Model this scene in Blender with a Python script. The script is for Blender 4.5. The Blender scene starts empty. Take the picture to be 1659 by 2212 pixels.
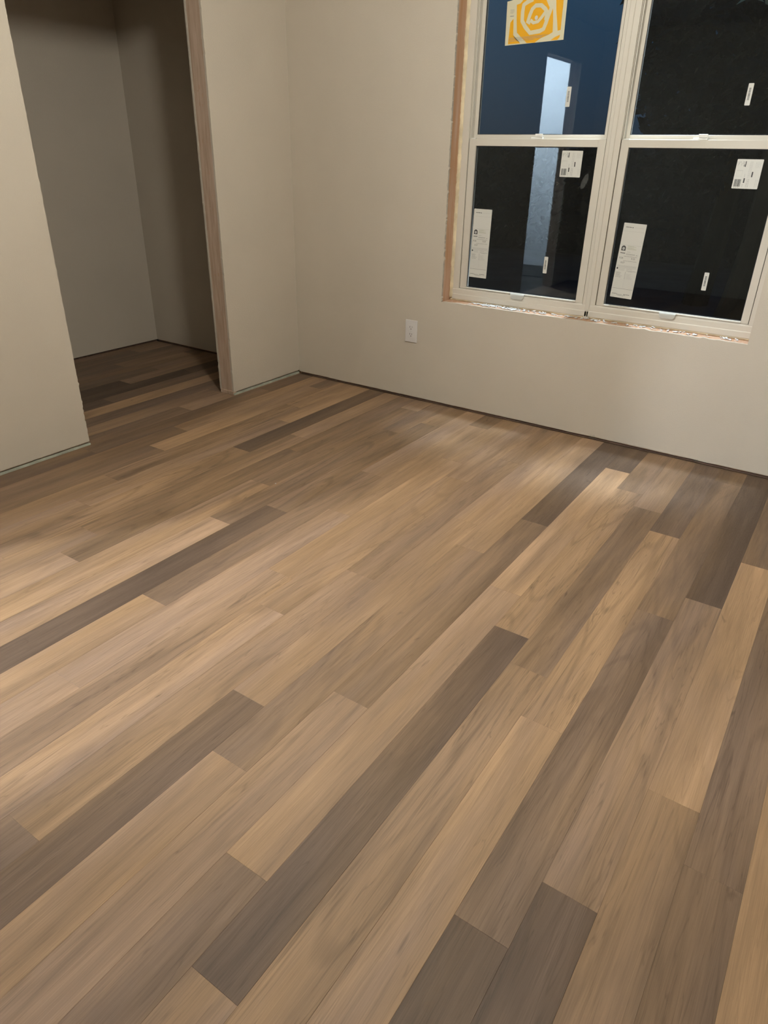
import bpy, bmesh, math, random
from mathutils import Vector, Matrix, noise
random.seed(7)
SC = bpy.context.scene
COL = SC.collection

# ------------------------------------------------------------------ camera
cam_d = bpy.data.cameras.new('camera')
cam = bpy.data.objects.new('camera', cam_d)
COL.objects.link(cam)
RT = Vector((0.8275582, 0.5610769, 0.0184437))
DN = Vector((0.2731443, -0.3737352, -0.8864052))
FW = Vector((-0.4904484, 0.7385897, -0.4625426))
M3 = Matrix((RT, -DN, -FW)).transposed()
cam.matrix_world = Matrix.Translation((2.904409, -3.340262, 1.275)) @ M3.to_4x4()
cam_d.sensor_fit = 'VERTICAL'
cam_d.sensor_height = 32.0
cam_d.sensor_width = 24.0
cam_d.lens = 1477.1 / 2212 * 32.0
cam_d.clip_start = 0.02
SC.camera = cam

# ------------------------------------------------------------------ view, sky, lights
SC.view_settings.view_transform = 'Standard'
SC.view_settings.look = 'None'
SC.view_settings.gamma = 1.0
SC.view_settings.use_curve_mapping = False
SC.view_settings.exposure = 0.0

world = bpy.data.worlds.new('dusk_sky')
SC.world = world
world.use_nodes = True
wn = world.node_tree
wn.nodes.clear()
w_out = wn.nodes.new('ShaderNodeOutputWorld')
w_bg = wn.nodes.new('ShaderNodeBackground')
w_tc = wn.nodes.new('ShaderNodeTexCoord')
w_sep = wn.nodes.new('ShaderNodeSeparateXYZ')
w_rmp = wn.nodes.new('ShaderNodeValToRGB')
wn.links.new(w_tc.outputs['Generated'], w_sep.inputs[0])
wn.links.new(w_sep.outputs['Z'], w_rmp.inputs[0])
wn.links.new(w_rmp.outputs[0], w_bg.inputs[0])
wn.links.new(w_bg.outputs[0], w_out.inputs[0])
w_rmp.color_ramp.elements[0].position = 0.0
w_rmp.color_ramp.elements[0].color = (0.016, 0.028, 0.046, 1)
w_rmp.color_ramp.elements[1].position = 0.17
w_rmp.color_ramp.elements[1].color = (0.016, 0.054, 0.108, 1)
w_bg.inputs[1].default_value = 1.0


def area_light(name, loc, size, power, col, target=None, shape='SQUARE', size_y=None, spread=math.pi):
    d = bpy.data.lights.new(name, 'AREA')
    d.shape = shape
    d.size = size
    if size_y:
        d.size_y = size_y
    d.energy = power
    d.color = col
    d.spread = spread
    o = bpy.data.objects.new(name, d)
    COL.objects.link(o)
    o.location = loc
    if target is not None:
        o.rotation_euler = (Vector(target) - Vector(loc)).to_track_quat('-Z', 'Y').to_euler()
    return o


def point_light(name, loc, radius, power, col):
    d = bpy.data.lights.new(name, 'POINT')
    d.shadow_soft_size = radius
    d.energy = power
    d.color = col
    o = bpy.data.objects.new(name, d)
    COL.objects.link(o)
    o.location = loc
    return o


ROOM_L = point_light('room_light', (1.90, -1.82, 2.32), 0.11, 91.0, (1.0, 0.978, 0.880))
HALL_L = point_light('hall_light', (-0.93, -4.65, 2.28), 0.06, 380.0, (0.86, 0.93, 1.0))
_d = bpy.data.lights.new('porch_downlight', 'SPOT')     # recessed downlight in the eave over the window
_d.spot_size = math.radians(56)
_d.spot_blend = 0.45
_d.shadow_soft_size = 0.14
_d.energy = 620.0
_d.color = (0.80, 0.90, 1.0)
PORCH_L = bpy.data.objects.new('porch_downlight', _d)
COL.objects.link(PORCH_L)
PORCH_L.location = (1.86, 0.45, 2.46)

# ------------------------------------------------------------------ helpers


def srgb(r, g, b):
    def f(c):
        c /= 255.0
        return c / 12.92 if c <= 0.04045 else ((c + 0.055) / 1.055) ** 2.4
    return (f(r), f(g), f(b), 1.0)


def mat(name, col, rough=0.6, spec=0.5, bump=0.0, bscale=60.0, var=0.0, vscale=4.0, metallic=0.0, col2=None, stretch=None):
    m = bpy.data.materials.new(name)
    m.use_nodes = True
    nt = m.node_tree
    b = nt.nodes['Principled BSDF']
    b.inputs['Roughness'].default_value = rough
    b.inputs['Specular IOR Level'].default_value = spec
    b.inputs['Metallic'].default_value = metallic
    tc = nt.nodes.new('ShaderNodeTexCoord')
    mp = nt.nodes.new('ShaderNodeMapping')
    if stretch:
        mp.inputs['Scale'].default_value = stretch
    nt.links.new(tc.outputs['Object'], mp.inputs[0])
    n = nt.nodes.new('ShaderNodeTexNoise')
    n.inputs['Scale'].default_value = vscale
    n.inputs['Detail'].default_value = 5
    nt.links.new(mp.outputs[0], n.inputs['Vector'])
    r = nt.nodes.new('ShaderNodeValToRGB')
    c2 = col2 or tuple(min(1, c * (1 - var)) for c in col[:3]) + (1,)
    r.color_ramp.elements[0].position = 0.35
    r.color_ramp.elements[1].position = 0.65
    r.color_ramp.elements[0].color = c2
    r.color_ramp.elements[1].color = col
    nt.links.new(n.outputs['Fac'], r.inputs[0])
    nt.links.new(r.outputs[0], b.inputs['Base Color'])
    if bump > 0:
        n2 = nt.nodes.new('ShaderNodeTexNoise')
        n2.inputs['Scale'].default_value = bscale
        n2.inputs['Detail'].default_value = 3
        nt.links.new(mp.outputs[0], n2.inputs['Vector'])
        bp = nt.nodes.new('ShaderNodeBump')
        bp.inputs['Strength'].default_value = bump
        bp.inputs['Distance'].default_value = 0.002
        nt.links.new(n2.outputs['Fac'], bp.inputs['Height'])
        nt.links.new(bp.outputs[0], b.inputs['Normal'])
    return m


WALL_C = (0.560, 0.505, 0.425, 1)
M_wall = mat('painted_drywall', WALL_C, 0.62, 0.35, 0.35, 170, 0.035, 3.0)
M_board = mat('bare_board_edge', (0.50, 0.46, 0.40, 1), 0.9, 0.2, 0.6, 200, 0.25, 25)
M_ceil = mat('painted_ceiling', (0.72, 0.70, 0.66, 1), 0.8, 0.3, 0.3, 120, 0.02)
M_stud = mat('bare_framing_timber', (0.56, 0.43, 0.34, 1), 0.85, 0.2, 0.5, 60, 0.0, 5.0, col2=(0.44, 0.325, 0.235, 1), stretch=(14, 14, 1.2))
M_stud2 = mat('orange_framing_timber', (0.52, 0.36, 0.27, 1), 0.8, 0.2, 0.4, 60, 0.0, 3.0, col2=(0.46, 0.26, 0.14, 1), stretch=(14, 14, 1.2))
M_plate = mat('bottom_plate_timber', (0.15, 0.095, 0.07, 1), 0.85, 0.2, 0.4, 60, 0.4, 6.0, stretch=(1.5, 14, 14))
M_green = mat('green_board_strip', (0.47, 0.49, 0.41, 1), 0.9, 0.2, 0.8, 90, 0.35, 12.0)
M_sub = mat('subfloor_board', (0.05, 0.04, 0.03, 1), 0.9)
M_vinyl = mat('white_window_vinyl', (0.60, 0.565, 0.495, 1), 0.38, 0.5, 0.05, 30, 0.02)
M_gap = mat('dark_track_gap', (0.03, 0.027, 0.024, 1), 0.7)
M_gasket = mat('black_glazing_gasket', (0.015, 0.017, 0.022, 1), 0.5)
M_handle = mat('lift_handle_vinyl', (0.80, 0.80, 0.76, 1), 0.35)
M_foam = mat('expanding_foam', (0.76, 0.66, 0.46, 1), 0.75, 0.3, 1.0, 80, 0.25, 18)
M_plaster = mat('plaster_crumbs', (0.66, 0.67, 0.66, 1), 0.85, 0.3, 1.0, 120, 0.2, 30)
M_paper = mat('white_label_paper', (0.62, 0.62, 0.58, 1), 0.55, 0.4, 0, 1, 0.03)
M_ink = mat('black_ink', (0.035, 0.033, 0.035, 1), 0.6)
M_ink2 = mat('grey_ink', (0.30, 0.295, 0.29, 1), 0.6)
M_ink3 = mat('pale_grey_ink', (0.45, 0.45, 0.43, 1), 0.6)
M_inkg = mat('green_ink', (0.36, 0.38, 0.26, 1), 0.6)
M_cream = mat('cream_sheet_paper', (0.66, 0.62, 0.44, 1), 0.6, 0.4, 0.2, 20, 0.05)
M_yellow = mat('amber_print', (0.80, 0.40, 0.004, 1), 0.55, 0.4, 0.1, 20, 0.08, 6)
M_plastic = mat('white_outlet_plastic', (0.66, 0.64, 0.63, 1), 0.4)
M_slot = mat('outlet_slot_dark', (0.05, 0.045, 0.04, 1), 0.7)
M_metal = mat('screw_metal', (0.6, 0.6, 0.58, 1), 0.35, 0.5, metallic=0.8)
M_dirt = mat('dark_yard_soil', (0.036, 0.042, 0.056, 1), 0.95, 0.1, 0.4, 5, 0.3, 2)
M_leaf = mat('dark_leaf', (0.024, 0.033, 0.042, 1), 0.8, 0.15, 0, 1, 0.3, 3)
M_leaf2 = mat('pale_green_leaf', (0.55, 0.66, 0.46, 1), 0.45, 0.5, 0, 1, 0.2, 3)
M_bark = mat('bark', (0.05, 0.04, 0.03, 1), 0.9, 0.2, 0.8, 20, 0.3)
M_hall = mat('white_hall_paint', (0.78, 0.80, 0.82, 1), 0.7, 0.3, 0.2, 150, 0.02)
M_fence = mat('weathered_fence_board', (0.05, 0.045, 0.04, 1), 0.9, 0.2, 0.4, 30, 0.3, 5)


def glass_mat():
    m = bpy.data.materials.new('clear_window_glass')
    m.use_nodes = True
    nt = m.node_tree
    nt.nodes.clear()
    out = nt.nodes.new('ShaderNodeOutputMaterial')
    mix = nt.nodes.new('ShaderNodeMixShader')
    tr = nt.nodes.new('ShaderNodeBsdfTransparent')
    gl = nt.nodes.new('ShaderNodeBsdfGlossy')
    fr = nt.nodes.new('ShaderNodeFresnel')
    ge = nt.nodes.new('ShaderNodeNewGeometry')
    ir = nt.nodes.new('ShaderNodeMapRange')      # same index from both sides of the pane
    ir.inputs['To Min'].default_value = 1.42
    ir.inputs['To Max'].default_value = 1 / 1.42
    nt.links.new(ge.outputs['Backfacing'], ir.inputs['Value'])
    nt.links.new(ir.outputs[0], fr.inputs['IOR'])
    tr.inputs['Color'].default_value = (0.86, 0.89, 0.90, 1)
    gl.inputs['Roughness'].default_value = 0.012
    gl.inputs['Color'].default_value = (0.80, 0.92, 1.0, 1)
    nt.links.new(fr.outputs[0], mix.inputs[0])
    nt.links.new(tr.outputs[0], mix.inputs[1])
    nt.links.new(gl.outputs[0], mix.inputs[2])
    nt.links.new(mix.outputs[0], out.inputs[0])
    return m


M_glass = glass_mat()


def smudge_mat():
    m = bpy.data.materials.new('dry_glass_smudge')
    m.use_nodes = True
    nt = m.node_tree
    nt.nodes.clear()
    out = nt.nodes.new('ShaderNodeOutputMaterial')
    mix = nt.nodes.new('ShaderNodeMixShader')
    tr = nt.nodes.new('ShaderNodeBsdfTransparent')
    df = nt.nodes.new('ShaderNodeBsdfDiffuse')
    n = nt.nodes.new('ShaderNodeTexNoise')
    n.inputs['Scale'].default_value = 90
    ma = nt.nodes.new('ShaderNodeMath')
    ma.operation = 'MULTIPLY'
    ma.inputs[1].default_value = 0.10
    nt.links.new(n.outputs['Fac'], ma.inputs[0])
    df.inputs['Color'].default_value = (0.6, 0.62, 0.6, 1)
    nt.links.new(ma.outputs[0], mix.inputs[0])
    nt.links.new(tr.outputs[0], mix.inputs[1])
    nt.links.new(df.outputs[0], mix.inputs[2])
    nt.links.new(mix.outputs[0], out.inputs[0])
    return m


M_smudge = smudge_mat()


def obj(name, bm, m, parent=None, origin=None, smooth=False):
    me = bpy.data.meshes.new(name)
    bmesh.ops.recalc_face_normals(bm, faces=bm.faces)
    if origin is not None:
        bmesh.ops.translate(bm, verts=bm.verts, vec=-Vector(origin))
    bm.to_mesh(me)
    bm.free()
    me.materials.append(m)
    if smooth:
        for p in me.polygons:
            p.use_smooth = True
    o = bpy.data.objects.new(name, me)
    COL.objects.link(o)
    if parent is not None:
        o.parent = parent
    elif origin is not None:
        o.location = origin
    return o


def empty(name, loc, **props):
    o = bpy.data.objects.new(name, None)
    o.empty_display_size = 0.05
    COL.objects.link(o)
    o.location = loc
    for k, val in props.items():
        o[k] = val
    return o


def box(bm, a, b):
    x0, y0, z0 = a
    x1, y1, z1 = b
    vs = [bm.verts.new(c) for c in ((x0, y0, z0), (x1, y0, z0), (x1, y1, z0), (x0, y1, z0), (x0, y0, z1), (x1, y0, z1), (x1, y1, z1), (x0, y1, z1))]
    for f in ((0, 1, 2, 3), (4, 5, 6, 7), (0, 1, 5, 4), (1, 2, 6, 5), (2, 3, 7, 6), (3, 0, 4, 7)):
        bm.faces.new([vs[i] for i in f])
    return vs


def bevel(bm, w, seg=2):
    bmesh.ops.bevel(bm, geom=list(bm.edges), offset=w, segments=seg, affect='EDGES', profile=0.5)


def prism(bm, pts, d0, d1, axis):
    """extrude a polygon (2-D points) between d0 and d1 along axis 'x','y' or 'z'"""
    def p(u, v, d):
        return {'x': (d, u, v), 'y': (u, d, v), 'z': (u, v, d)}[axis]
    A = [bm.verts.new(p(u, v, d0)) for u, v in pts]
    B = [bm.verts.new(p(u, v, d1)) for u, v in pts]
    n = len(pts)
    bm.faces.new(A)
    bm.faces.new(B[::-1])
    for i in range(n):
        bm.faces.new((A[i], A[(i + 1) % n], B[(i + 1) % n], B[i]))


def jag(p, q, amp, step=0.02, seed=0, bite=0.08):
    """ragged line from p to q (excluding q)"""
    rnd = random.Random(seed)
    p = Vector(p)
    q = Vector(q)
    L = (q - p).length
    n = max(2, int(L / step))
    d = (q - p) / L
    nn = Vector((-d.y, d.x))
    out = [tuple(p)]
    for i in range(1, n):
        t = (i + rnd.uniform(-.3, .3)) / n
        a = rnd.uniform(-amp, amp) * 0.5
        if rnd.random() < bite:
            a = rnd.choice((-1, 1)) * amp * rnd.uniform(1.2, 2.2)
        c = p + d * L * t + nn * a
        out.append(tuple(c))
    return out


def struct(name, bm, m, parent=None, **k):
    o = obj(name, bm, m, parent, **k)
    if parent is None:
        o['kind'] = 'structure'
    return o


# ------------------------------------------------------------------ dimensions (metres)
H = 2.44
YF = -4.70          # wall behind the camera
XR = 3.75           # wall to the right, out of frame
T = 0.0127          # drywall thickness
JT = 0.114          # closet wall thickness
OY0, OY1, OZ = -1.5626, -0.5924, 2.06     # closet opening
DY0, DY1, DZ = -4.12, -3.25, 2.115        # doorway to the hall
WX0, WX1, WZ0, WZ1 = 1.030, 2.557, 0.578, 2.130
CX = -1.40          # rear wall of the closet
CY = -2.60          # far end of the closet

# ------------------------------------------------------------------ floor planks
X0, PW, PL = 0.0103, 0.11202, 1.212
OFF = {-12: -.3, -11: -.9, -10: -.6, -9: -.1, -8: -.5, -7: -.815, -6: -.414, -5: -1.1, -4: -.3, -3: -.25, -2: -.6, -1: -.925,
       0: -.4, 1: -1.155, 2: -.187, 3: -.53, 4: -.75, 5: -1.17, 6: -.874, 7: -1.03, 8: -.182, 9: -.529, 10: -.325, 11: -1.03,
       12: -.2, 13: -.678, 14: -.85, 15: -.525, 16: -1.18, 17: -.148, 18: -1.03, 19: -.322, 20: -.515, 21: -.647, 22: -.822,
       23: -.168, 24: -1.222, 25: -.87, 26: -1.02, 27: -.4, 28: -.9, 29: -.2, 30: -.6, 31: -1.0, 32: -.35, 33: -.7}
# (lightness, warmth, figure) of every plank, from the window wall outwards
TONE = {
    -12: [(.7, .4, 0), (.6, .3, 0)], -11: [(.6, .3, 0), (.75, .4, 0)], -10: [(.7, .4, 0), (.65, .4, 0)], -9: [(.6, .4, 0), (.7, .5, 0)],
    -8: [(.66, .5, 0), (.60, .3, 0)], -7: [(.70, .5, 0), (.34, .2, 0)], -6: [(.38, .3, 0), (.34, .3, 0)], -5: [(.55, .4, 0), (.42, .2, 0)],
    -4: [(.9, .6, 0), (1.0, .6, 0)], -3: [(.6, .3, 0), (.62, .3, 0)], -2: [(.7, .3, 0), (.80, .4, 0)], -1: [(.92, .4, 0), (.62, .5, 0), (.62, .5, 0)],
    0: [(.52, .3, 0), (.58, .5, 0), (.6, .5, 0)], 1: [(.84, .8, 0), (.62, .5, 0), (.62, .4, 0)], 2: [(.62, .7, 0), (.90, .8, 0), (.64, .5, 0)],
    3: [(.86, .9, .3), (.74, .7, 1), (.80, .8, 0)], 4: [(.86, .7, 0), (.88, .5, .5), (.9, .4, .4)], 5: [(.42, .25, 0), (.86, .8, 1), (.78, .6, .3)],
    6: [(.93, .8, 0), (.76, .7, .7), (.82, .5, .3)], 7: [(.68, .7, .6), (.66, .8, .6), (.88, .4, .3)], 8: [(.86, .8, 0), (.64, .7, .6), (.96, .8, .8)],
    9: [(.70, .4, .5), (.68, .6, 1), (1.0, .45, .5)], 10: [(.78, .7, .3), (.68, .6, 1), (.44, .15, .3)], 11: [(.90, .5, .3), (.74, .6, .8), (.98, .5, .2)],
    12: [(.60, .6, .3), (.86, .9, .4), (.94, .35, .3), (.92, .4, .3)], 13: [(.86, .8, 0), (.98, .8, .1), (.86, .5, .9), (.9, .4, .4)],
    14: [(.82, .6, .3), (.86, .6, .6), (.92, .4, .6), (.9, .5, .3)], 15: [(.76, .7, .3), (.76, .6, .5), (.80, .6, .5), (.66, .3, .3)],
    16: [(.88, .8, 0), (.84, .7, .4), (.50, .35, .5), (.6, .4, .5)], 17: [(.9, .7, 0), (.90, .75, .2), (.70, .6, .5), (.86, .9, .1)],
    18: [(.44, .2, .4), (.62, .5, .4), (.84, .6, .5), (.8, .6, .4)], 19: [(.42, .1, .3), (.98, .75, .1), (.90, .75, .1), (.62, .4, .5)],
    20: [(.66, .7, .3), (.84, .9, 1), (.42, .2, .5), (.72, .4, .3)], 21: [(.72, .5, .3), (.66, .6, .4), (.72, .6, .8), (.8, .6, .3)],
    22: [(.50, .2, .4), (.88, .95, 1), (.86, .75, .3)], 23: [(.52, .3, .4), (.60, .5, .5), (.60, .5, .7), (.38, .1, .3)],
    24: [(.38, .2, .3), (.82, .6, .7), (.44, .25, .5)], 25: [(.58, .4, .4), (.90, .85, .2), (.66, .65, .5)], 26: [(.5, .3, .3), (.58, .5, .7), (.54, .4, .5)],  # last plank of the middle row here: lens vignetting put into its tone
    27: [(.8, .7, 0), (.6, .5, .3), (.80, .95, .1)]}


def build_floor():
    rnd = random.Random(3)
    bm = bmesh.new()
    uvl = bm.loops.layers.uv.new('grain')
    tl = bm.loops.layers.float_color.new('plank_tone')
    g = 0.00006
    bv = 0.0006
    for k in range(-13, 33):
        x0 = X0 + k * PW
        x1 = x0 + PW
        off = OFF.get(k, -.5)
        ys = [-0.006] + [off - PL * i for i in range(5)]
        if ys[1] > -0.02:
            ys.pop(1)
        tones = TONE.get(k, [])
        for i in range(len(ys) - 1):
            ya, yb = ys[i], max(ys[i + 1], YF + .006)
            if yb >= ya - .01:
                continue
            if k < -1 and (ya < CY):
                continue
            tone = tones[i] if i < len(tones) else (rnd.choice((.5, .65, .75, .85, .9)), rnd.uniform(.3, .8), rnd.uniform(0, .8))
            sd = rnd.random()
            a = (x0 + g, yb + g)
            b = (x1 - g, ya - g)
            top = [bm.verts.new((x, y, 0.0)) for x, y in ((a[0] + bv, a[1] + bv), (b[0] - bv, a[1] + bv), (b[0] - bv, b[1] - bv), (a[0] + bv, b[1] - bv))]
            mid = [bm.verts.new((x, y, -0.0004)) for x, y in ((a[0], a[1]), (b[0], a[1]), (b[0], b[1]), (a[0], b[1]))]
            low = [bm.verts.new((x, y, -0.006)) for x, y in ((a[0], a[1]), (b[0], a[1]), (b[0], b[1]), (a[0], b[1]))]
            fs = [bm.faces.new(top)]
            for j in range(4):
                fs.append(bm.faces.new((mid[j], mid[(j + 1) % 4], top[(j + 1) % 4], top[j])))
                fs.append(bm.faces.new((low[j], low[(j + 1) % 4], mid[(j + 1) % 4], mid[j])))
            du, dv = rnd.uniform(0, 50), rnd.uniform(0, 50)
            for f in fs:
                for lp in f.loops:
                    lp[uvl].uv = (lp.vert.co.x - x0 + du, lp.vert.co.y - yb + dv)
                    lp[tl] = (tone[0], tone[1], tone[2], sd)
    return bm


def floor_mat():
    m = bpy.data.materials.new('wood_plank_flooring')
    m.use_nodes = True
    nt = m.node_tree
    N = nt.nodes
    L = nt.links
    b = N['Principled BSDF']
    uv = N.new('ShaderNodeUVMap')
    uv.uv_map = 'grain'
    at = N.new('ShaderNodeVertexColor')
    at.layer_name = 'plank_tone'
    sep = N.new('ShaderNodeSeparateColor')
    L.new(at.outputs['Color'], sep.inputs[0])

    def mapping(sx, sy):
        mp = N.new('ShaderNodeMapping')
        mp.inputs['Scale'].default_value = (sx, sy, 1)
        L.new(uv.outputs[0], mp.inputs[0])
        return mp

    def noise_tex(sx, sy, det=4, dist=0.0, rough=0.55):
        n = N.new('ShaderNodeTexNoise')
        n.inputs['Scale'].default_value = 1.0
        n.inputs['Detail'].default_value = det
        n.inputs['Distortion'].default_value = dist
        n.inputs['Roughness'].default_value = rough
        L.new(mapping(sx, sy).outputs[0], n.inputs['Vector'])
        return n.outputs['Fac']

    def math_(op, a, c, clamp=False):
        n = N.new('ShaderNodeMath')
        n.operation = op
        n.use_clamp = clamp
        for i, v in enumerate((a, c)):
            if v is None:
                continue
            if isinstance(v, (int, float)):
                n.inputs[i].default_value = v
            else:
                L.new(v, n.inputs[i])
        return n.outputs[0]

    def rng(v, a, c, lo, hi):
        n = N.new('ShaderNodeMapRange')
        n.inputs['From Min'].default_value = a
        n.inputs['From Max'].default_value = c
        n.inputs['To Min'].default_value = lo
        n.inputs['To Max'].default_value = hi
        L.new(v, n.inputs['Value'])
        return n.outputs[0]

    broad = noise_tex(11, 1.1, 3, .5)          # soft cloudy streaks along the plank
    mid = noise_tex(48, 2.2, 4, .5)            # medium streaks
    fine = noise_tex(420, 9, 3)                # fine pores
    fleck = noise_tex(300, 60, 2)              # short pale flecks
    warp = noise_tex(7, .8, 1, .2)            # cathedral figure
    ring = math_('SINE', math_('MULTIPLY', warp, 60.0), None)
    ringv = rng(ring, .55, 1.0, 0.0, 1.0)
    cloud = noise_tex(5, .9, 2, .4)            # slow patches of colour
    # darker knots and mineral streaks
    knot = noise_tex(22, 5.0, 2, 1.2)
    knotv = rng(knot, .70, .80, 0.0, 1.0)
    vein = noise_tex(30, 1.1, 3, 1.5)
    veinv = rng(math_('ABSOLUTE', math_('SUBTRACT', vein, .52), None), 0.0, .018, 1.0, 0.0)

    v = rng(broad, .28, .72, .74, 1.24)
    v = math_('MULTIPLY', v, rng(cloud, .30, .70, .86, 1.12))
    v = math_('MULTIPLY', v, rng(mid, .28, .72, .87, 1.11))
    v = math_('MULTIPLY', v, rng(fine, .30, .70, .87, 1.11))
    v = math_('MULTIPLY', v, rng(fleck, .60, .75, 1.0, 1.07))
    fig = math_('MULTIPLY', ringv, math_('MULTIPLY', sep.outputs[2], .20))
    v = math_('MULTIPLY', v, math_('SUBTRACT', 1.0, fig))
    v = math_('MULTIPLY', v, math_('SUBTRACT', 1.0, math_('MULTIPLY', knotv, .42)))
    v = math_('MULTIPLY', v, math_('SUBTRACT', 1.0, math_('MULTIPLY', veinv, math_('ADD', math_('MULTIPLY', sep.outputs[2], .22), .10))))
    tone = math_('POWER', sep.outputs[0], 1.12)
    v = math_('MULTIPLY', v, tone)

    mixc = N.new('ShaderNodeMix')
    mixc.data_type = 'RGBA'
    mixc.inputs[6].default_value = FLOOR_COOL
    mixc.inputs[7].default_value = FLOOR_WARM
    wv = math_('ADD', sep.outputs[1], rng(noise_tex(6, .9, 3, .4), .3, .7, -.6, .6), True)
    L.new(wv, mixc.inputs[0])
    vm = N.new('ShaderNodeVectorMath')
    vm.operation = 'SCALE'
    L.new(mixc.outputs[2], vm.inputs[0])
    L.new(v, vm.inputs['Scale'])
    L.new(vm.outputs[0], b.inputs['Base Color'])
    b.inputs['Roughness'].default_value = 0.42
    L.new(rng(fleck, .3, .7, .52, .62), b.inputs['Roughness'])
    b.inputs['Specular IOR Level'].default_value = 0.30
    bp = N.new('ShaderNodeBump')
    bp.inputs['Strength'].default_value = 0.25
    bp.inputs['Distance'].default_value = 0.0006
    L.new(fine, bp.inputs['Height'])
    L.new(bp.outputs[0], b.inputs['Normal'])
    return m


FLOOR_COOL = (0.305, 0.206, 0.144, 1)
FLOOR_WARM = (0.370, 0.235, 0.132, 1)
struct('floor', build_floor(), floor_mat())

bm = bmesh.new()
box(bm, (CX - .1, YF - .1, -0.05), (XR + .1, 0.12, -0.0065))
box(bm, (-2.2, YF - .1, -0.05), (CX - .1, CY, -0.0065))
sub = struct('floor_subfloor', bm, M_sub)

# ------------------------------------------------------------------ room shell
# window wall, built as board with a ragged hole
G = 0.013     # gap under the boards
bm = bmesh.new()
prism(bm, [(0.0, G)] + jag((0.0, G), (WX0, G), .0012, .05, 1)[1:] + [(WX0, G)] + jag((WX0, WZ0 - .004), (WX0, WZ1), .0024, .008, 2, .10) + [(WX0, WZ1), (WX0, H), (0, H)], 0, T, 'y')
prism(bm, [(WX0, G)] + jag((WX0, G), (WX1, G), .0012, .05, 4)[1:] + [(WX1, G), (WX1, WZ0 - .001)] + jag((WX1, WZ0), (WX0, WZ0), .0022, .02, 5, .1)[1:] + [(WX0, WZ0 - .004)], 0, T, 'y')
prism(bm, [(WX1, G), (XR, G), (XR, H), (WX1, H)], 0, T, 'y')
prism(bm, [(WX0, WZ1), (WX1, WZ1), (WX1, H), (WX0, H)], 0, T, 'y')
# closet side of the same wall
prism(bm, [(CX, G), (-JT, G), (-JT, H), (CX, H)], 0, T, 'y')
struct('wall_window', bm, M_wall)

bm = bmesh.new()      # framing behind the boards
box(bm, (CX, T + .0005, -.006), (XR, 0.105, 0.034))
box(bm, (WX0 - .038, T + .0005, .034), (WX0 + .0005, 0.105, H))
box(bm, (WX1 - .0005, T + .0005, .034), (WX1 + .038, 0.105, H))
box(bm, (WX0 + .0005, T + .0005, WZ0 - .04), (WX1 - .0005, 0.105, WZ0 - .002))
box(bm, (WX0 + .0005, T + .0005, WZ1 + .001), (WX1 - .0005, 0.105, H))
struct('trim_1', bm, M_stud2)
bm = bmesh.new()      # outside sheathing so that no light leaks in
for a, b in (((CX - .2, H), (WX0, -.3)), ((WX1, H), (XR + .2, -.3))):
    prism(bm, [(a[0], -.3), (b[0], -.3), (b[0], H + .1), (a[0], H + .1)], .106, .13, 'y')
prism(bm, [(WX0, -.3), (WX1, -.3), (WX1, WZ0 - .004), (WX0, WZ0 - .004)], .106, .13, 'y')
prism(bm, [(WX0, WZ1 + .002), (WX1, WZ1 + .002), (WX1, H + .1), (WX0, H + .1)], .106, .13, 'y')
struct('wall_outside', bm, M_fence)

bm = bmesh.new()      # bare grey board edge round the window hole
box(bm, (WX0 - .004, .0008, WZ0 - .003), (WX0 + .0008, T, WZ1))
struct('trim_7', bm, M_board)

# dark reddish bottom plate peeping out under the window wall
bm = bmesh.new()
prism(bm, jag((0.012, .0), (XR, .0), .0006, .06, 21)[:] + [(XR, .0), (XR, .0055)] + jag((XR, .0055), (0.012, .0055), .0012, .05, 22)[1:] + [(0.012, .0055)], .0015, .012, 'y')
prism(bm, [(CX + .01, .0), (-JT, .0), (-JT, .0055), (CX + .01, .0055)], .0015, .012, 'y')
struct('baseboard_window', bm, M_plate)

# closet / hall wall on the left (plane x = 0)
def left_boards(xa, xb, seed):
    bm = bmesh.new()
    # nook beside the window wall
    prism(bm, [(0.0, G + .008), (0.0, H)] + [(OY1, H)] + jag((OY1, H), (OY1, G + .006), .0014, .012, seed, .04)[1:] + [(OY1, G + .006)], xa, xb, 'x')
    # stub between closet opening and doorway
    prism(bm, [(OY0, H)] + [(DY1, H), (DY1, G + .005)] + [(OY0 - .0, G + .005)] + jag((OY0, G + .005), (OY0, H), .0018, .011, seed + 1, .07)[1:], xa, xb, 'x')
    prism(bm, [(OY0, OZ), (OY1, OZ), (OY1, H), (OY0, H)], xa, xb, 'x')
    prism(bm, [(DY0, DZ), (DY1, DZ), (DY1, H), (DY0, H)], xa, xb, 'x')
    prism(bm, [(YF, G), (DY0, G), (DY0, H), (YF, H)], xa, xb, 'x')
    return bm


struct('wall_left', left_boards(-T, 0, 31), M_wall)
struct('wall_left_rear', left_boards(-JT, -JT + T - .002, 41), M_wall)
bm = bmesh.new()
xa, xb = -JT + T, -T - .0005
box(bm, (xa, OY1 + .0015, -.002), (xb, -.001, H))
box(bm, (xa, DY1 + .0015, -.002), (xb, OY0 - .002, H))
box(bm, (xa, OY0 - .002, OZ + .002), (xb, OY1 + .0015, H))
box(bm, (xa, DY0 - .001, DZ + .002), (xb, DY1 + .0015, H))
box(bm, (xa, YF, -.002), (xb, DY0 - .002, H))
struct('trim_2', bm, M_stud)
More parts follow.
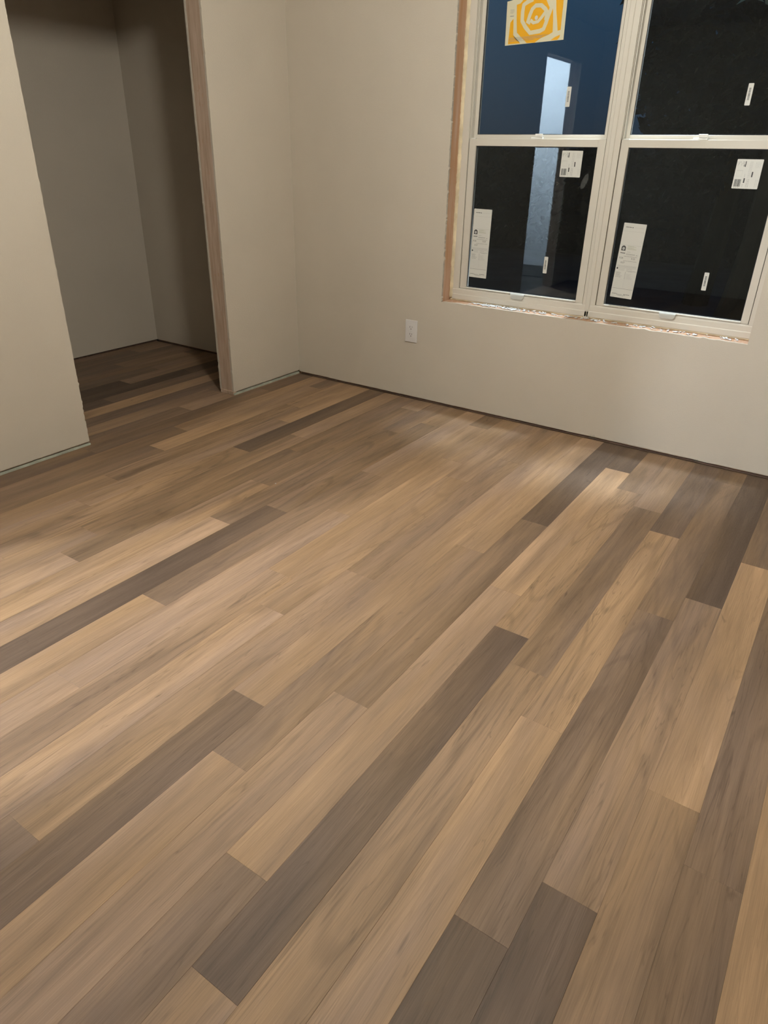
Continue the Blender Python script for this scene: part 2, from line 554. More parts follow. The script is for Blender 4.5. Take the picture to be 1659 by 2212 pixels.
# pale greenish board strip along the foot of the closet wall
bm = bmesh.new()
prism(bm, jag((OY1 - .001, .0005), (-.006, .0005), .0005, .03, 51) + [(-.006, .0005), (-.006, .0120)] + jag((-.006, .0120), (OY1 - .001, .0110), .0020, .018, 52, .15)[1:] + [(OY1 - .001, .0110)], -.012, .0035, 'x')
prism(bm, [(DY1, .0005), (OY0 + .002, .0005), (OY0 + .002, .0085)] + jag((OY0 + .002, .0085), (DY1, .0085), .0018, .02, 53, .15)[1:] + [(DY1, .0085)], -.012, .0030, 'x')
struct('baseboard_left', bm, M_green)

# jamb foot: bare block end
bm = bmesh.new()
box(bm, (-JT + .006, OY1 - .0025, .0005), (-.002, OY1 + .02, .022))
bevel(bm, .0008, 1)
struct('trim_3', bm, M_stud)
# staple and nail marks on the bare timber end
bm = bmesh.new()
rnd = random.Random(5)
for z0 in (.30, .47, .62, .66, 1.02, 1.06, 1.16, 1.33, 1.47, 1.52, 1.56):
    for xx in (-.040, -.066):
        x = xx + rnd.uniform(-.008, .008)
        z = z0 + rnd.uniform(-.02, .02)
        l = rnd.uniform(.003, .012)
        box(bm, (x - .0012, OY1 + .0008, z - l), (x + .0012, OY1 + .0016, z + l))
struct('trim_4', bm, M_stud2)

# closet
bm = bmesh.new()
prism(bm, [(CY, G), (-0.0, G), (-0.0, H), (CY, H)], CX - T, CX, 'x')
struct('wall_closet_back', bm, M_wall)
bm = bmesh.new()
box(bm, (CX, CY - T, G), (-JT, CY, H))
struct('wall_closet_end', bm, M_wall)
bm = bmesh.new()
box(bm, (CX - T - .09, CY - .1, -.006), (CX - T - .0005, 0, .06))
box(bm, (CX - T + .001, CY, -.001), (CX - .001, -.002, .006))
struct('baseboard_closet', bm, M_plate)

# hidden sides of the room
bm = bmesh.new()
box(bm, (XR, YF, 0.001), (XR + T, 0.0, H))
struct('wall_right', bm, M_wall)
bm = bmesh.new()
box(bm, (-JT, YF - T, 0.001), (XR, YF, H))
struct('wall_front', bm, M_wall)
bm = bmesh.new()
box(bm, (-2.3, YF - .2, H + .0), (XR + .1, 0.13, H + .05))
struct('ceiling', bm, M_ceil)
# hall beyond the doorway
bm = bmesh.new()
box(bm, (-1.40, -5.6, 0.001), (-1.38, CY - T, H))
box(bm, (-1.38, CY - T - .02, 0.001), (-JT, CY - T - .001, H))
box(bm, (-1.38, -5.62, 0.001), (-JT, -5.60, H))
box(bm, (-JT - .0, -5.6, .001), (-JT + .02, YF, H))
struct('wall_hall', bm, M_hall)
bm = bmesh.new()
box(bm, (-2.3, -5.8, H), (XR + .1, YF - .2, H + .05))
struct('ceiling_hall', bm, M_ceil)
bm = bmesh.new()
box(bm, (-1.40, -5.6, -.04), (-JT, YF - .006, 0.0))
struct('floor_hall', bm, M_sub)

# ------------------------------------------------------------------ window units
YS = 0.090     # face of the frame
YG = 0.110     # lower (inner) glass
YU = 0.135     # upper (outer) glass


def ring(bm, x0, x1, z0, z1, l, r, b, t, ya, yb):
    """rectangular frame with mitred look made of four bars"""
    box(bm, (x0, ya, z0), (x0 + l, yb, z1))
    box(bm, (x1 - r, ya, z0), (x1, yb, z1))
    box(bm, (x0 + l, ya, z0), (x1 - r, yb, z0 + b))
    box(bm, (x0 + l, ya, z1 - t), (x1 - r, yb, z1))


def window(name, fx0, fx1, sx0, sx1, gx0, gx1, hx, hand, side):
    base = ((fx0 + fx1) / 2, YS, WZ0)
    w = empty(name, base, kind='structure')
    O = Vector(base)
    P = dict(origin=O)
    Zt = 2.118
    # outer frame
    bm = bmesh.new()
    box(bm, (fx0, YS, .612), (sx0 - .0030, .16, Zt))
    box(bm, (sx1 + .0030, YS, .612), (fx1, .16, Zt))
    box(bm, (fx0, YS, Zt - .045), (fx1, .16, Zt))
    # sill with stepped nose
    prism(bm, [(.0885, .583), (.160, .583), (.160, .640), (.0990, .640), (.0975, .6425), (.094, .6425), (.0885, .636), (.0885, .612), (.0862, .610), (.0862, .585)], fx0, fx1, 'x')
    bevel(bm, .0009, 1)
    obj('frame', bm, M_vinyl, w, **P)
    # jamb channels beside the upper glass
    bm = bmesh.new()
    box(bm, (sx0 - .0030, .1010, 1.357), (sx0 - .0005, .1285, Zt - .045))
    box(bm, (sx0 + .0015, .1010, 1.357), (sx0 + .006, .1285, Zt - .045))
    box(bm, (sx1 - .006, .1010, 1.357), (sx1 - .0015, .1285, Zt - .045))
    box(bm, (sx1 + .0005, .1010, 1.357), (sx1 + .0030, .1285, Zt - .045))
    obj('track_liner', bm, M_vinyl, w, **P)
    bm = bmesh.new()
    box(bm, (sx0 - .0030, .100, .640), (sx0 - .0002, .15, 1.356))
    box(bm, (sx1 + .0002, .100, .640), (sx1 + .0030, .15, 1.356))
    obj('track_gap', bm, M_gap, w, **P)
    # upper sash
    bm = bmesh.new()
    ring(bm, sx0 + .001, sx1 - .001, 1.336, Zt - .046, gx0 - sx0 - .014, sx1 - gx1 - .014, .0385, .035, .1285, .152)
    bevel(bm, .0008, 1)
    us = obj('upper_sash', bm, M_vinyl, w, **P)
    bm = bmesh.new()
    box(bm, (gx0 - .014, YU, 1.370), (gx1 + .014, YU + .003, Zt - .078))
    obj('upper_glass', bm, M_glass, us, **P)
    bm = bmesh.new()
    ring(bm, gx0 - .0135, gx1 + .0135, 1.3742, Zt - .0805, .0035, .0035, .003, .003, .1320, .1345)
    obj('glazing_gasket', bm, M_gasket, us, **P)
    # lower sash
    bm = bmesh.new()
    box(bm, (sx0, .0955, .643), (gx0, .124, 1.356))
    box(bm, (gx1, .0955, .643), (sx1, .124, 1.356))
    box(bm, (gx0, .0955, .643), (gx1, .124, .6515))
    box(bm, (gx0, .0955, 1.3245), (gx1, .124, 1.356))
    box(bm, (gx0, .0905, .6445), (gx1, .0955, .6500))
    bevel(bm, .0009, 1)
    # thin raised lip on the top rail
    box(bm, (sx0, .120, 1.3555), (sx1, .1265, 1.3600))
    ls = obj('lower_sash', bm, M_vinyl, w, **P)
    bm = bmesh.new()
    box(bm, (gx0, YG, .651), (gx1, YG + .003, 1.325))
    obj('lower_glass', bm, M_glass, ls, **P)
    bm = bmesh.new()
    ring(bm, gx0 + .0002, gx1 - .0002, .6518, 1.3243, .0028, .0028, .0025, .0035, .1055, .1090)
    obj('glazing_gasket', bm, M_gasket, ls, **P)
    # sash lock on the top rail
    bm = bmesh.new()
    c = hx
    prism(bm, [(c - .028, .104), (c + .030, .104), (c + .030, .116), (c + .012, .121), (c - .020, .121), (c - .028, .114)], 1.3562, 1.3640, 'z')
    prism(bm, [(c - .008, .101), (c + .030, .099), (c + .030, .105), (c - .004, .110)], 1.3642, 1.3775, 'z')
    bevel(bm, .001, 1)
    lk = obj('sash_lock', bm, M_handle, ls, **P)
    # tilt latches at the corners
    for cx_ in (sx0 + .018, sx1 - .018):
        bm = bmesh.new()
        prism(bm, [(cx_ - .012, .100), (cx_ + .012, .100), (cx_ + .012, .114), (cx_ - .012, .114)], 1.3562, 1.3590, 'z')
        bevel(bm, .0008, 1)
        obj('tilt_latch', bm, M_handle, ls, **P)
    # lift handle on the bottom rail: curved tongue
    bm = bmesh.new()
    a, b_ = hand
    n = 10
    rows = []
    for i, (zz, yy, ins) in enumerate(((.6520, .0900, 0.0), (.6508, .0835, 0.0), (.6460, .0790, .0005), (.6380, .0775, .002), (.6300, .0778, .006), (.6258, .0790, .011), (.6240, .0805, .017))):
        rows.append([bm.verts.new((a + ins + (b_ - a - 2 * ins) * j / n, yy, zz)) for j in range(n + 1)])
    for i in range(len(rows) - 1):
        for j in range(n):
            bm.faces.new((rows[i][j], rows[i][j + 1], rows[i + 1][j + 1], rows[i + 1][j]))
    ret = bmesh.ops.solidify(bm, geom=list(bm.faces), thickness=.003)
    obj('lift_handle', bm, M_handle, ls, smooth=False, **P)
    return w


W1 = window('window_1', 1.047, 1.8045, 1.0870, 1.7745, 1.1235, 1.7385, 1.437, (1.392, 1.470), 0)
W2 = window('window_2', 1.8055, 2.5555, 1.8435, 2.5275, 1.8785, 2.4965, 2.168, (2.148, 2.223), 1)
# mull strip covering the joint between the two units
bm = bmesh.new()
prism(bm, [(1.7925, .0895), (1.7925, .0875), (1.7955, .0862), (1.8125, .0862), (1.8155, .0875), (1.8155, .0895)], .573, 2.12, 'z')
o = struct('trim_5', bm, M_vinyl)
# faint suction mark on the left lower glass
bm = bmesh.new()
pts = []
for i in range(28):
    t = i / 28 * 2 * math.pi
    u, q = .0135 * math.cos(t), .030 * math.sin(t) * (1.15 if math.sin(t) > 0 else 1)
    pts.append((1.6950 + u + q * .30, 1.1815 + q))
prism(bm, pts, .1093, .1096, 'y')
sm = obj('smudge', bm, M_smudge, W1, origin=Vector(W1.location))

# expanding foam round the frame
def foam_line(bm, p0, p1, r0, r1, seed, n=70, gapp=0.0):
    rnd = random.Random(seed)
    p0 = Vector(p0)
    p1 = Vector(p1)
    d = (p1 - p0).normalized()
    up = Vector((0, -1, 0))
    sd = d.cross(up)
    rings = []
    for i in range(n + 1):
        c = p0.lerp(p1, i / n)
        r = r0 + (r1 - r0) * (0.5 + 0.5 * noise.noise(Vector((i * .35, seed, 0)))) + rnd.uniform(-.0012, .0012)
        vs = []
        for j in range(8):
            a = j / 8 * 2 * math.pi
            rr = r * (1 + .35 * noise.noise(Vector((i * .6, j * 1.3, seed))))
            vs.append(bm.verts.new(c + sd * math.cos(a) * rr + up * math.sin(a) * rr * .8))
        rings.append(vs)
    for i in range(n):
        for j in range(8):
            bm.faces.new((rings[i][j], rings[i][(j + 1) % 8], rings[i + 1][(j + 1) % 8], rings[i + 1][j]))
    bm.faces.new(rings[0])
    bm.faces.new(rings[-1][::-1])


bm = bmesh.new()
foam_line(bm, (1.036, .096, .588), (1.036, .096, 2.12), .012, .018, 1, 150)
foam_line(bm, (1.036, .094, .581), (2.55, .094, .581), .0045, .0095, 2, 170)
struct('trim_6', bm, M_foam, smooth=True)
# plaster crumbs along the sill
bm = bmesh.new()
rnd = random.Random(12)
for i in range(230):
    x = rnd.choice((rnd.uniform(1.18, 1.62), rnd.uniform(1.2, 1.5), rnd.uniform(1.62, 2.52)))
    r = rnd.uniform(.0018, .0060)
    y = rnd.uniform(.030, .080)
    mtx = Matrix.Translation((x, y, WZ0 + .000 + r * .35)) @ Matrix.Rotation(rnd.uniform(0, 3), 4, 'Z') @ Matrix.Diagonal((rnd.uniform(1, 3.6), 1, .5, 1))
    q = bmesh.ops.create_icosphere(bm, subdivisions=1, radius=r, matrix=mtx)
    for v_ in q['verts']:
        v_.co += Vector((rnd.uniform(-1, 1), rnd.uniform(-1, 1), rnd.uniform(-1, 1))) * r * .25
o = obj('plaster_crumbs', bm, M_plaster, origin=(1.75, .05, WZ0))
o['kind'] = 'stuff'
o['label'] = 'white plaster crumbs scattered along the raw sill under both windows'
o['category'] = 'debris'

# ------------------------------------------------------------------ outlet
def make_outlet():
    w, h = .0775, .1235
    cx, cz = .8490, .3930
    base = (cx, 0, cz - h / 2)
    e = empty('wall_outlet', base, label='white two-socket wall outlet on the beige wall below and left of the window', category='outlet')
    O = Vector(base)
    bm = bmesh.new()
    vs = box(bm, (cx - w / 2, -.0065, cz - h / 2), (cx + w / 2, -.0004, cz + h / 2))
    bevel(bm, .0022, 3)
    obj('cover_plate', bm, M_plastic, e, origin=O)
    for s in (1, -1):
        z = cz + s * .0195
        bm = bmesh.new()
        pts = []
        R_ = .0172
        for i in range(40):
            t = i / 40 * 2 * math.pi
            pts.append((cx + R_ * math.cos(t), z + max(-.0143, min(.0143, R_ * math.sin(t)))))
        prism(bm, pts, -.0078, -.0060, 'y')
        rc = obj('receptacle', bm, M_plastic, e, origin=O)
        bm = bmesh.new()
        box(bm, (cx - .0077, -.0081, z - .001), (cx - .0055, -.0077, z + .0085))
        box(bm, (cx + .0055, -.0081, z + .0005), (cx + .0077, -.0077, z + .0075))
        p2 = [(cx + .0026 * math.cos(i / 12 * 2 * math.pi), z - .0075 + .0028 * math.sin(i / 12 * 2 * math.pi)) for i in range(12)]
        prism(bm, p2, -.0081, -.0077, 'y')
        obj('socket_slots', bm, M_slot, rc, origin=O)
    bm = bmesh.new()
    prism(bm, [(cx + .003 * math.cos(i / 14 * 2 * math.pi), cz + .003 * math.sin(i / 14 * 2 * math.pi)) for i in range(14)], -.0074, -.0062, 'y')
    obj('screw', bm, M_metal, e, origin=O)


make_outlet()

# ------------------------------------------------------------------ labels on the glass
FONT = bpy.data.fonts[0] if len(bpy.data.fonts) else None


def text_mesh(name, body, x, z, size, y, m, parent, O, rot90=False, xscale=1.0):
    cu = bpy.data.curves.new(name, 'FONT')
    cu.body = body
    cu.size = size
    cu.fill_mode = 'FRONT'
    to = bpy.data.objects.new(name, cu)
    COL.objects.link(to)
    dg = bpy.context.evaluated_depsgraph_get()
    me = bpy.data.meshes.new_from_object(to.evaluated_get(dg))
    bpy.data.objects.remove(to)
    bpy.data.curves.remove(cu)
    R_ = Matrix.Rotation(math.pi / 2, 4, 'X')
    if rot90:
        R_ = Matrix.Rotation(math.pi / 2, 4, 'Y') @ R_
    me.transform(Matrix.Translation((x - O.x, y - O.y, z - O.z)) @ R_ @ Matrix.Diagonal((xscale, 1, 1, 1)))
    me.materials.clear()
    me.materials.append(m)
    o = bpy.data.objects.new(name, me)
    COL.objects.link(o)
    o.parent = parent
    return o


def paper(x0, x1, z0, z1, yf, r=.003):
    bm = bmesh.new()
    pts = []
    for cx_, cz_, a0 in ((x1 - r, z1 - r, 0), (x0 + r, z1 - r, 90), (x0 + r, z0 + r, 180), (x1 - r, z0 + r, 270)):
        for i in range(5):
            a = math.radians(a0 + i * 22.5)
            pts.append((cx_ + r * math.cos(a), cz_ + r * math.sin(a)))
    prism(bm, pts, yf - .0004, yf - .0001, 'y')
    return bm


def rating_label(x0, x1, z0, z1, label, skew):
    O = Vector(((x0 + x1) / 2, YG - .0005, z0))
    e = empty('rating_label', O, label=label, category='label', group='long rating labels on the lower glass')
    w, h = x1 - x0, z1 - z0
    obj('paper', paper(x0, x1, z0, z1, YG - .0003), M_paper, e, origin=O)
    yb = YG - .0009
    U = lambda u: x0 + u * w
    V = lambda v: z1 - v * h
    rnd = random.Random(9)
    bk, gr, pl, gn = bmesh.new(), bmesh.new(), bmesh.new(), bmesh.new()

    def bar(b, u0, u1, v0, v1):
        box(b, (U(u0), yb, V(v1)), (U(u1), yb + .0003, V(v0)))

    def words(b, u0, u1, v, t, wl=.03):
        u = u0
        while u < u1:
            l = rnd.uniform(.5, 1.6) * wl
            bar(b, u, min(u + l, u1), v, v + t)
            u += l + .012
    words(bk, .12, .38, .050, .008, .05)
    bar(bk, .40, .44, .049, .060)
    words(pl, .5, .9, .052, .004)
    bar(gr, .05, .95, .104, .1052)
    bar(gr, .05, .95, .284, .2855)
    # round-topped house icon
    cu, cv, r = U(.19), V(.325), .010
    pts = [(cu + r * math.cos(a * math.pi / 12), cv + r * math.sin(a * math.pi / 12)) for a in range(13)] + [(cu - r, V(.362)), (cu + r, V(.362))]
    prism(bk, pts, yb, yb + .0003, 'y')
    prism(pl, [(cu + .006 * math.cos(a * math.pi / 8), V(.334) + .0065 * math.sin(a * math.pi / 8)) for a in range(16)], yb - .0003, yb, 'y')
    bar(bk, .08, .30, .389, .3975)
    for v in (.295, .303, .318, .327, .336):
        words(gn, .36, rnd.uniform(.62, .78), v, .0045)
    words(gr, .38, .52, .372, .005)
    for v in (.397, .407):
        words(gr, .36, .74, v, .006)
    words(bk, .80, .88, .408, .005)
    for v in (.555, .562, .569, .576):
        words(pl, .06, .93, v, .0045)
    bar(gr, .03, .97, .588, .590)
    bar(bk, .05, .12, .594, .612)
    bar(bk, .065, .10, .587, .595)
    for v in (.597, .606, .615, .624):
        words(pl, .17, .42, v, .004)
    words(gr, .50, .76, .600, .005)
    words(gr, .50, .95, .621, .006)
    words(gr, .60, .80, .632, .004)
    for v in (.650, .658, .668, .677, .688, .697, .710, .718):
        words(gr, .06, rnd.uniform(.24, .38), v, .0042)
    for i in range(9):
        words(gr, .47, .52, .642 + .011 * i, .0045)
        if i > 1:
            words(pl, .55, rnd.uniform(.7, .85), .642 + .011 * i, .0045)
    for i in range(11):
        bar(pl, .04, .96, .742 + .0118 * i, .7429 + .0118 * i)
    bar(pl, .498, .503, .72, .865)
    bar(bk, .03, .97, .872, .8745)
    words(bk, .06, .30, .945, .006)
    words(gr, .30, .52, .950, .005)
    words(bk, .60, .88, .945, .007)
    words(gr, .28, .70, .958, .006)
    words(gr, .34, .62, .968, .005)
    obj('bold_print', bk, M_ink, e, origin=O)
    obj('small_print', gr, M_ink2, e, origin=O)
    obj('faint_print', pl, M_ink3, e, origin=O)
    obj('green_print', gn, M_inkg, e, origin=O)
    for i, (b, u, v, s) in enumerate((('ENERGY PERFORMANCE RATINGS', .27, .438, .0040), ('0.26', .08, .468, .0105), ('0.23', .62, .468, .0105),
                       ('ADDITIONAL PERFORMANCE RATINGS', .27, .498, .0036), ('0.57', .18, .530, .0105))):
        text_mesh('printed_text', b, U(u), V(v), s, yb, M_ink, e, O)
    # slight tilt of the whole label in the plane of the glass
    e.rotation_euler = (0, math.radians(skew), 0)
    return e


rating_label(1.1305, 1.2325, .7040, 1.0395, 'long white rating label at the lower left corner of the left window glass', .6)
rating_label(1.9000, 2.0030, .6880, 1.0190, 'long white rating label at the lower left corner of the right window glass', 2.0)


def spec_label(x0, x1, z0, z1, label):
    O = Vector(((x0 + x1) / 2, YG - .0005, z0))
    e = empty('spec_label', O, label=label, category='label', group='square shipping labels at the top of the lower glass')
    w, h = x1 - x0, z1 - z0
    obj('paper', paper(x0, x1, z0, z1, YG - .0003), M_paper, e, origin=O)
    yb = YG - .0009
    U = lambda u: x0 + u * w
    V = lambda v: z1 - v * h
    rnd = random.Random(4)
    bk, gr, pl = bmesh.new(), bmesh.new(), bmesh.new()

    def bar(b, u0, u1, v0, v1):
        box(b, (U(u0), yb, V(v1)), (U(u1), yb + .0003, V(v0)))

    def col(b, u, v0, v1, t, wl=.03):       # lines of writing that run down the label
        v = v0
        while v < v1:
            l = rnd.uniform(.5, 1.5) * wl
            bar(b, u, u + t, v, min(v + l, v1))
            v += l + .014
    for i, (u, a, b_) in enumerate(((.05, .09, .24), (.09, .09, .19), (.14, .08, .12), (.19, .13, .22), (.24, .07, .17), (.28, .08, .24))):
        col(gr, u, a, b_, .018)
    bar(bk, .335, .365, .07, .26)
    bar(gr, .28, .33, .18, .25)
    # empty box outline
    bar(gr, .06, .30, .38, .387)
    bar(pl, .285, .29, .38, .58)
    bar(pl, .06, .065, .38, .58)
    bar(pl, .06, .30, .58, .585)
    # bar code, bars stacked sideways
    u = .06
    while u < .31:
        t = rnd.choice((.006, .010, .018))
        bar(bk, u, u + t, .68, .93)
        u += t + rnd.choice((.004, .006, .010))
    col(gr, .075, .945, .97, .02)
    col(gr, .15, .945, .97, .02)
    col(gr, .23, .945, .97, .02)
    for u in (.52, .56, .60):
        col(pl, u, .08, .62, .014, .05)
        col(gr, u + .0, .66, .95, .012, .04)
    for u in (.74, .79, .84, .90):
        col(pl, u, .10, .28, .014, .04)
    bar(bk, .655, .705, .42, .60)
    bar(bk, .395, .445, .64, .80)
    col(gr, .395, .50, .62, .016)
    col(gr, .38, .84, .95, .016)
    for u in (.86, .92):
        col(pl, u, .68, .95, .016, .04)
    obj('bold_print', bk, M_ink, e, origin=O)
    obj('small_print', gr, M_ink2, e, origin=O)
    obj('faint_print', pl, M_ink3, e, origin=O)


spec_label(1.5700, 1.6700, 1.1995, 1.3095, 'white shipping label with barcode at upper right of the left lower glass')
spec_label(2.3310, 2.4300, 1.1785, 1.2880, 'white shipping label with barcode at upper right of the right lower glass')


def barcode_sticker(x0, x1, z0, z1, yg, label):
    O = Vector(((x0 + x1) / 2, yg - .0005, z0))
    e = empty('barcode_sticker', O, label=label, category='sticker', group='narrow barcode stickers on the glass')
    obj('paper', paper(x0, x1, z0, z1, yg - .0003, .0025), M_paper, e, origin=O)
    rnd = random.Random(2)
    bm = bmesh.new()
    h = z1 - z0
    w = x1 - x0
    z = z0 + h * .24
    while z < z1 - h * .22:
        t = rnd.choice((.0005, .0008, .0012))
        box(bm, (x0 + w * .28, yg - .0009, z), (x0 + w * .66, yg - .0006, z + t))
        z += t + rnd.choice((.0004, .0006, .0009))
    obj('barcode_print', bm, M_ink, e, origin=O)


barcode_sticker(1.5460, 1.5668, 1.4865, 1.5655, YU, 'narrow white barcode sticker on the upper glass of the left window')
barcode_sticker(2.3040, 2.3240, 1.4800, 1.5565, YU, 'narrow white barcode sticker on the upper glass of the right window')
barcode_sticker(1.5445, 1.5645, .7620, .8405, YG, 'narrow white barcode sticker on the lower glass of the left window')
barcode_sticker(2.3020, 2.3220, .7620, .8388, YG, 'narrow white barcode sticker on the lower glass of the right window')

# yellow and cream printed sheet taped to the upper left glass
Y1 = [(1.2503, 1.8373), (1.2364, 1.8235), (1.2342, 1.7723), (1.2558, 1.7749), (1.2531, 1.813)]
Y1b = [(1.2342, 1.7723), (1.2331, 1.7412), (1.2946, 1.7418), (1.2675, 1.7599), (1.2558, 1.7749)]
Y2 = [(1.2612, 1.8881), (1.278, 1.8915), (1.2912, 1.9033), (1.3288, 1.9113), (1.4006, 1.9057), (1.413, 1.8832), (1.4271, 1.866), (1.4369, 1.8625), (1.4435, 1.8158), (1.4468, 1.7751), (1.429, 1.7669), (1.3921, 1.7559), (1.3651, 1.7404), (1.327, 1.7409), (1.2983, 1.763), (1.2735, 1.7834), (1.2667, 1.831)]
Y3 = [(1.3349, 1.9009), (1.4013, 1.9003), (1.4106, 1.8834), (1.4165, 1.8577), (1.4029, 1.8713), (1.3798, 1.8848), (1.3516, 1.8823), (1.3356, 1.8762), (1.3218, 1.8515), (1.3076, 1.8283), (1.3054, 1.8563), (1.3059, 1.8821), (1.3174, 1.8867)]
Y4 = [(1.3426, 1.8684), (1.3771, 1.8696), (1.3919, 1.8567), (1.3901, 1.8431), (1.3735, 1.8424), (1.3565, 1.8445), (1.3517, 1.8347), (1.3462, 1.8212), (1.332, 1.8286), (1.3296, 1.8473), (1.3355, 1.8579)]
Y5 = [(1.3334, 1.8173), (1.3514, 1.8088), (1.3755, 1.8091), (1.3947, 1.8263), (1.4031, 1.8349), (1.4029, 1.8276), (1.3939, 1.7968), (1.3875, 1.7907), (1.3587, 1.7897), (1.3369, 1.7891), (1.3272, 1.8084)]
Y6 = [(1.4474, 1.8949), (1.4815, 1.8976), (1.4828, 1.8655), (1.482, 1.8314), (1.4834, 1.7813), (1.4698, 1.779), (1.4623, 1.8146), (1.4531, 1.8551)]
Y7 = [(1.4836, 1.7638), (1.4816, 1.7537), (1.4711, 1.745), (1.4403, 1.7452), (1.4612, 1.7567)]
S1 = [(1.3394, 1.9032), (1.3163, 1.8959), (1.2958, 1.8855), (1.2929, 1.859), (1.2945, 1.8254), (1.3133, 1.8018), (1.3382, 1.7787), (1.3838, 1.7826), (1.402, 1.7898), (1.4109, 1.8124), (1.419, 1.8393), (1.4295, 1.8658), (1.4201, 1.8827), (1.4082, 1.9015)]
S2 = [(1.3359, 1.8163), (1.3221, 1.8199), (1.3299, 1.8454), (1.3392, 1.8668), (1.3545, 1.8785), (1.3808, 1.8775), (1.4017, 1.8623), (1.4116, 1.8508), (1.4084, 1.8217)]
S3 = [(1.3346, 1.8266), (1.3506, 1.8153), (1.3719, 1.8186), (1.3868, 1.8323), (1.4032, 1.8513)]
TL = [(1.2381, 1.764), (1.4266, 1.767), (1.2373, 1.7596), (1.4008, 1.7629), (1.2366, 1.7553), (1.399, 1.7589), (1.2366, 1.7506), (1.3586, 1.753)]
PN = [(1.2322, 1.8717), (1.2522, 1.8708), (1.2319, 1.868), (1.2526, 1.8671), (1.2319, 1.8633), (1.2531, 1.8626), (1.2325, 1.8586), (1.2474, 1.8581), (1.2332, 1.8473), (1.2512, 1.847)]
HUB = [(1.3628, 1.833)]


def printed_sheet():
    yg = .1336
    O = Vector((1.357, yg, 1.74))
    e = empty('printed_sheet', O, label='cream paper sheet with amber hexagon spiral print on the upper left window glass', category='paper sheet')
    bm = bmesh.new()
    prism(bm, [(1.2184, 1.7360), (1.5016, 1.7443), (1.4990, 1.9090), (1.4942, 1.9330), (1.40, 1.9300), (1.30, 1.9150), (1.2126, 1.9030)], yg - .0004, yg - .0001, 'y')
    obj('paper', bm, M_cream, e, origin=O)
    bm = bmesh.new()
    for L_ in (Y1, Y1b, Y2, Y6, Y7):
        prism(bm, L_, yg - .0008, yg - .0005, 'y')
    bmesh.ops.triangulate(bm, faces=list(bm.faces))
    obj('amber_print', bm, M_yellow, e, origin=O)
    bm = bmesh.new()

    def band(L_, w, off, closed=False):
        n = len(L_)
        ps = [Vector(q) for q in L_]
        lo, hi = [], []
        for i in range(n):
            pa = ps[i - 1] if (i or closed) else ps[i]
            pc = ps[(i + 1) % n] if (i < n - 1 or closed) else ps[i]
            d = (pc - pa).normalized()
            nn = Vector((-d.y, d.x)) * w
            lo.append(ps[i] - nn)
            hi.append(ps[i] + nn)
        for i in range(n if closed else n - 1):
            k = (i + 1) % n
            prism(bm, [tuple(lo[i]), tuple(lo[k]), tuple(hi[k]), tuple(hi[i])], yg - .0013 - off, yg - .0009 - off, 'y')
    band(S1, .0085, 0)
    band(S2, .0080, .0005)
    band(S3, .0065, .0010)
    obj('cream_ring', bm, M_cream, e, origin=O)
    bm = bmesh.new()

    def stroke(a, b, w):
        a, b = Vector(a), Vector(b)
        d = (b - a).normalized()
        n = Vector((-d.y, d.x)) * w
        prism(bm, [tuple(a - n), tuple(b - n), tuple(b + n), tuple(a + n)], yg - .0018, yg - .0015, 'y')
    for i in range(0, 8, 2):
        stroke(TL[i], TL[i + 1], .0005)
    for i in range(0, 8, 2):
        stroke(PN[i], PN[i + 1], .0004)
    stroke(PN[8], PN[9], .0011)
    obj('text_lines', bm, M_ink2, e, origin=O)
    bm = bmesh.new()
    hx, hz = HUB[0]
    prism(bm, [(hx + .0075 * math.cos(i / 16 * 6.2832), hz + .0085 * math.sin(i / 16 * 6.2832)) for i in range(16)], yg - .0028, yg - .0024, 'y')
    obj('white_hub', bm, M_paper, e, origin=O)


printed_sheet()

# ------------------------------------------------------------------ small debris
def flake(name, pts, zc, loc, m, label, cat):
    bm = bmesh.new()
    prism(bm, pts, 0, zc, 'z')
    o = obj(name, bm, m)
    o.location = loc
    o['label'] = label
    o['category'] = cat
    return o


def tuft(name, loc, n, length, m, label, seed, normal='y'):
    rnd = random.Random(seed)
    bm = bmesh.new()
    for i in range(n):
        p = Vector((rnd.uniform(-.012, .012), 0, 0))
        a = rnd.uniform(.2, 2.9)
        for s in range(5):
            q = p + Vector((math.cos(a), rnd.uniform(-.25, .1), math.sin(a))) * length / 5
            if q.z < 0:
                q.z = 0
            w = Vector((.0003, 0, .0003))
            vs = [bm.verts.new(c) for c in (p - w, p + w, q + w, q - w, p - w + Vector((0, .0005, 0)), p + w + Vector((0, .0005, 0)), q + w + Vector((0, .0005, 0)), q - w + Vector((0, .0005, 0)))]
            for f in ((0, 1, 2, 3), (4, 5, 6, 7), (0, 1, 5, 4), (3, 2, 6, 7)):
                bm.faces.new([vs[j] for j in f])
            p = q
            a += rnd.uniform(-.8, .8)
    o = obj(name, bm, m)
    o.location = loc
    o['label'] = label
    o['category'] = 'debris'
    o['kind'] = 'stuff'
    return o


M_fluff = mat('green_fluff', (0.16, 0.20, 0.15, 1), 0.9)
tuft('insulation_tuft', (1.958, -.004, .008), 9, .020, M_fluff, 'small grey-green tuft poking out under the window wall, nearer the middle', 3)
tuft('insulation_tuft', (2.470, -.004, .008), 6, .012, M_fluff, 'small grey-green tuft poking out under the window wall, nearer the right edge', 4)
flake('plaster_chip', [(0, 0), (.004, .001), (.005, .004), (.001, .005)], .0015, (1.02, -1.365, .0002), M_plaster, 'tiny white plaster chip lying on the plank floor in mid room', 'debris')

# ------------------------------------------------------------------ outside, in the dark
bm = bmesh.new()
box(bm, (-150, .14, -.5), (150, 300, -.35))
struct('ground', bm, M_dirt)


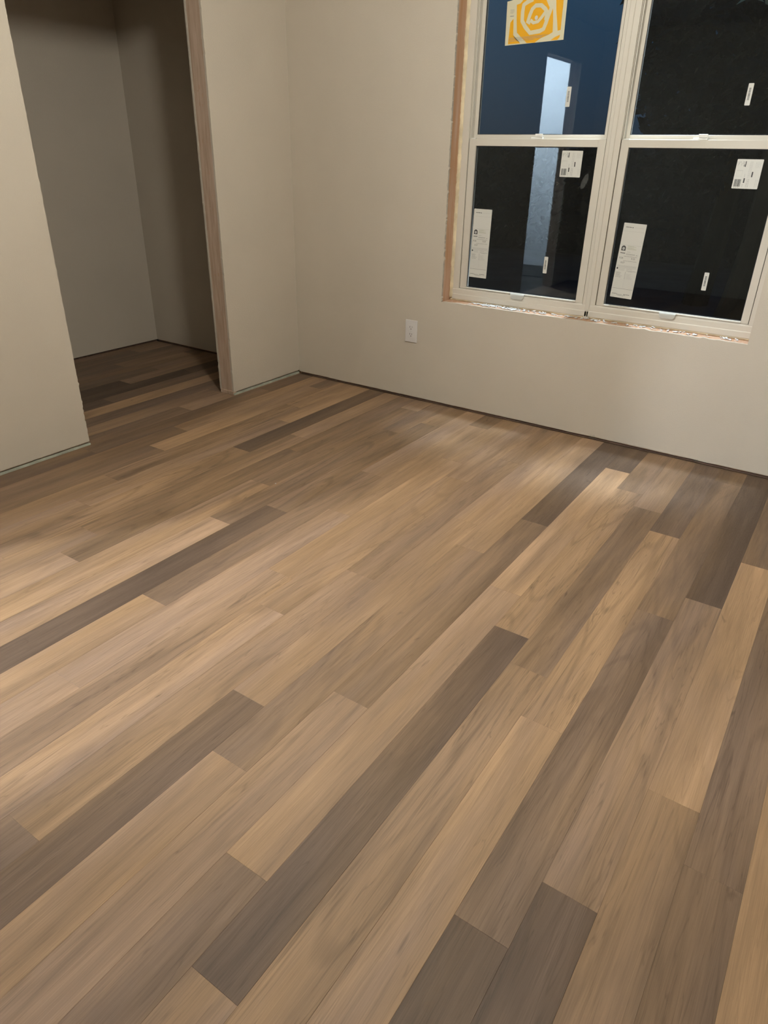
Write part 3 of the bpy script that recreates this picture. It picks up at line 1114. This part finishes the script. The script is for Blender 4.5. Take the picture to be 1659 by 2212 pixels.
def tree(loc, h, cr, seed, n, label, cz=.62, ch=.42, ls=1.0, lm=None):
    rnd = random.Random(seed)
    e = empty('tree', loc, label=label, category='tree')
    O = Vector(loc)
    bm = bmesh.new()
    segs = 8
    prev = None
    for i in range(7):
        t = i / 6
        r = .16 * (1 - .7 * t)
        c = O + Vector((.15 * math.sin(t * 3), .1 * t, h * .7 * t))
        vs = [bm.verts.new(c + Vector((r * math.cos(j / segs * 6.2832), r * math.sin(j / segs * 6.2832), 0))) for j in range(segs)]
        if prev:
            for j in range(segs):
                bm.faces.new((prev[j], prev[(j + 1) % segs], vs[(j + 1) % segs], vs[j]))
        prev = vs
    obj('trunk', bm, M_bark, e, origin=O)
    bm = bmesh.new()
    for i in range(n):
        d = Vector((rnd.gauss(0, 1), rnd.gauss(0, 1), rnd.gauss(0, 1))).normalized() * rnd.uniform(.35, 1) ** .5
        c = O + Vector((0, 0, h * cz)) + Vector((d.x * cr, d.y * cr, d.z * h * ch))
        a = Vector((rnd.gauss(0, 1), rnd.gauss(0, 1), rnd.gauss(0, 1))).normalized()
        b = a.orthogonal().normalized()
        l = rnd.uniform(.10, .22) * ls
        w = l * .35
        vs = [bm.verts.new(c + q) for q in (-a * l, b * w, a * l, -b * w)]
        bm.faces.new(vs)
    obj('foliage', bm, lm or M_leaf, e, origin=O)


# dark hedge added to hide the sky horizon and keep the lower panes dark
def hedge():
    rnd = random.Random(77)
    bm = bmesh.new()
    box(bm, (-11, 10.3, -.35), (9, 11.0, 1.45))
    for i in range(9000):
        c = Vector((rnd.uniform(-11, 9), rnd.uniform(10.0, 10.5), rnd.uniform(-.3, 1.52)))
        a = Vector((rnd.gauss(0, 1), rnd.gauss(0, 1), rnd.gauss(0, 1))).normalized()
        b = a.orthogonal().normalized()
        l = rnd.uniform(.05, .11)
        bm.faces.new([bm.verts.new(c + q) for q in (-a * l, b * l * .4, a * l, -b * l * .4)])
    o = obj('hedge', bm, M_leaf, origin=(-1, 10.6, -.35))
    o['label'] = 'long dark clipped hedge added at the far end of the night yard to hide the horizon'
    o['category'] = 'hedge'


hedge()
tree((1.16, 6.4, -.35), 6.4, 1.50, 5, 19000, 'dark leafy tree added in the night yard to darken the right window', ls=.6)  # invented tree, crown sized to cover the sky in the right upper pane
tree((2.06, 2.3, -.35), 3.2, .40, 8, 170, 'small pale-leaved tree close outside, at the top right of the right window', cz=.92, ch=.16, ls=.50, lm=M_leaf2)
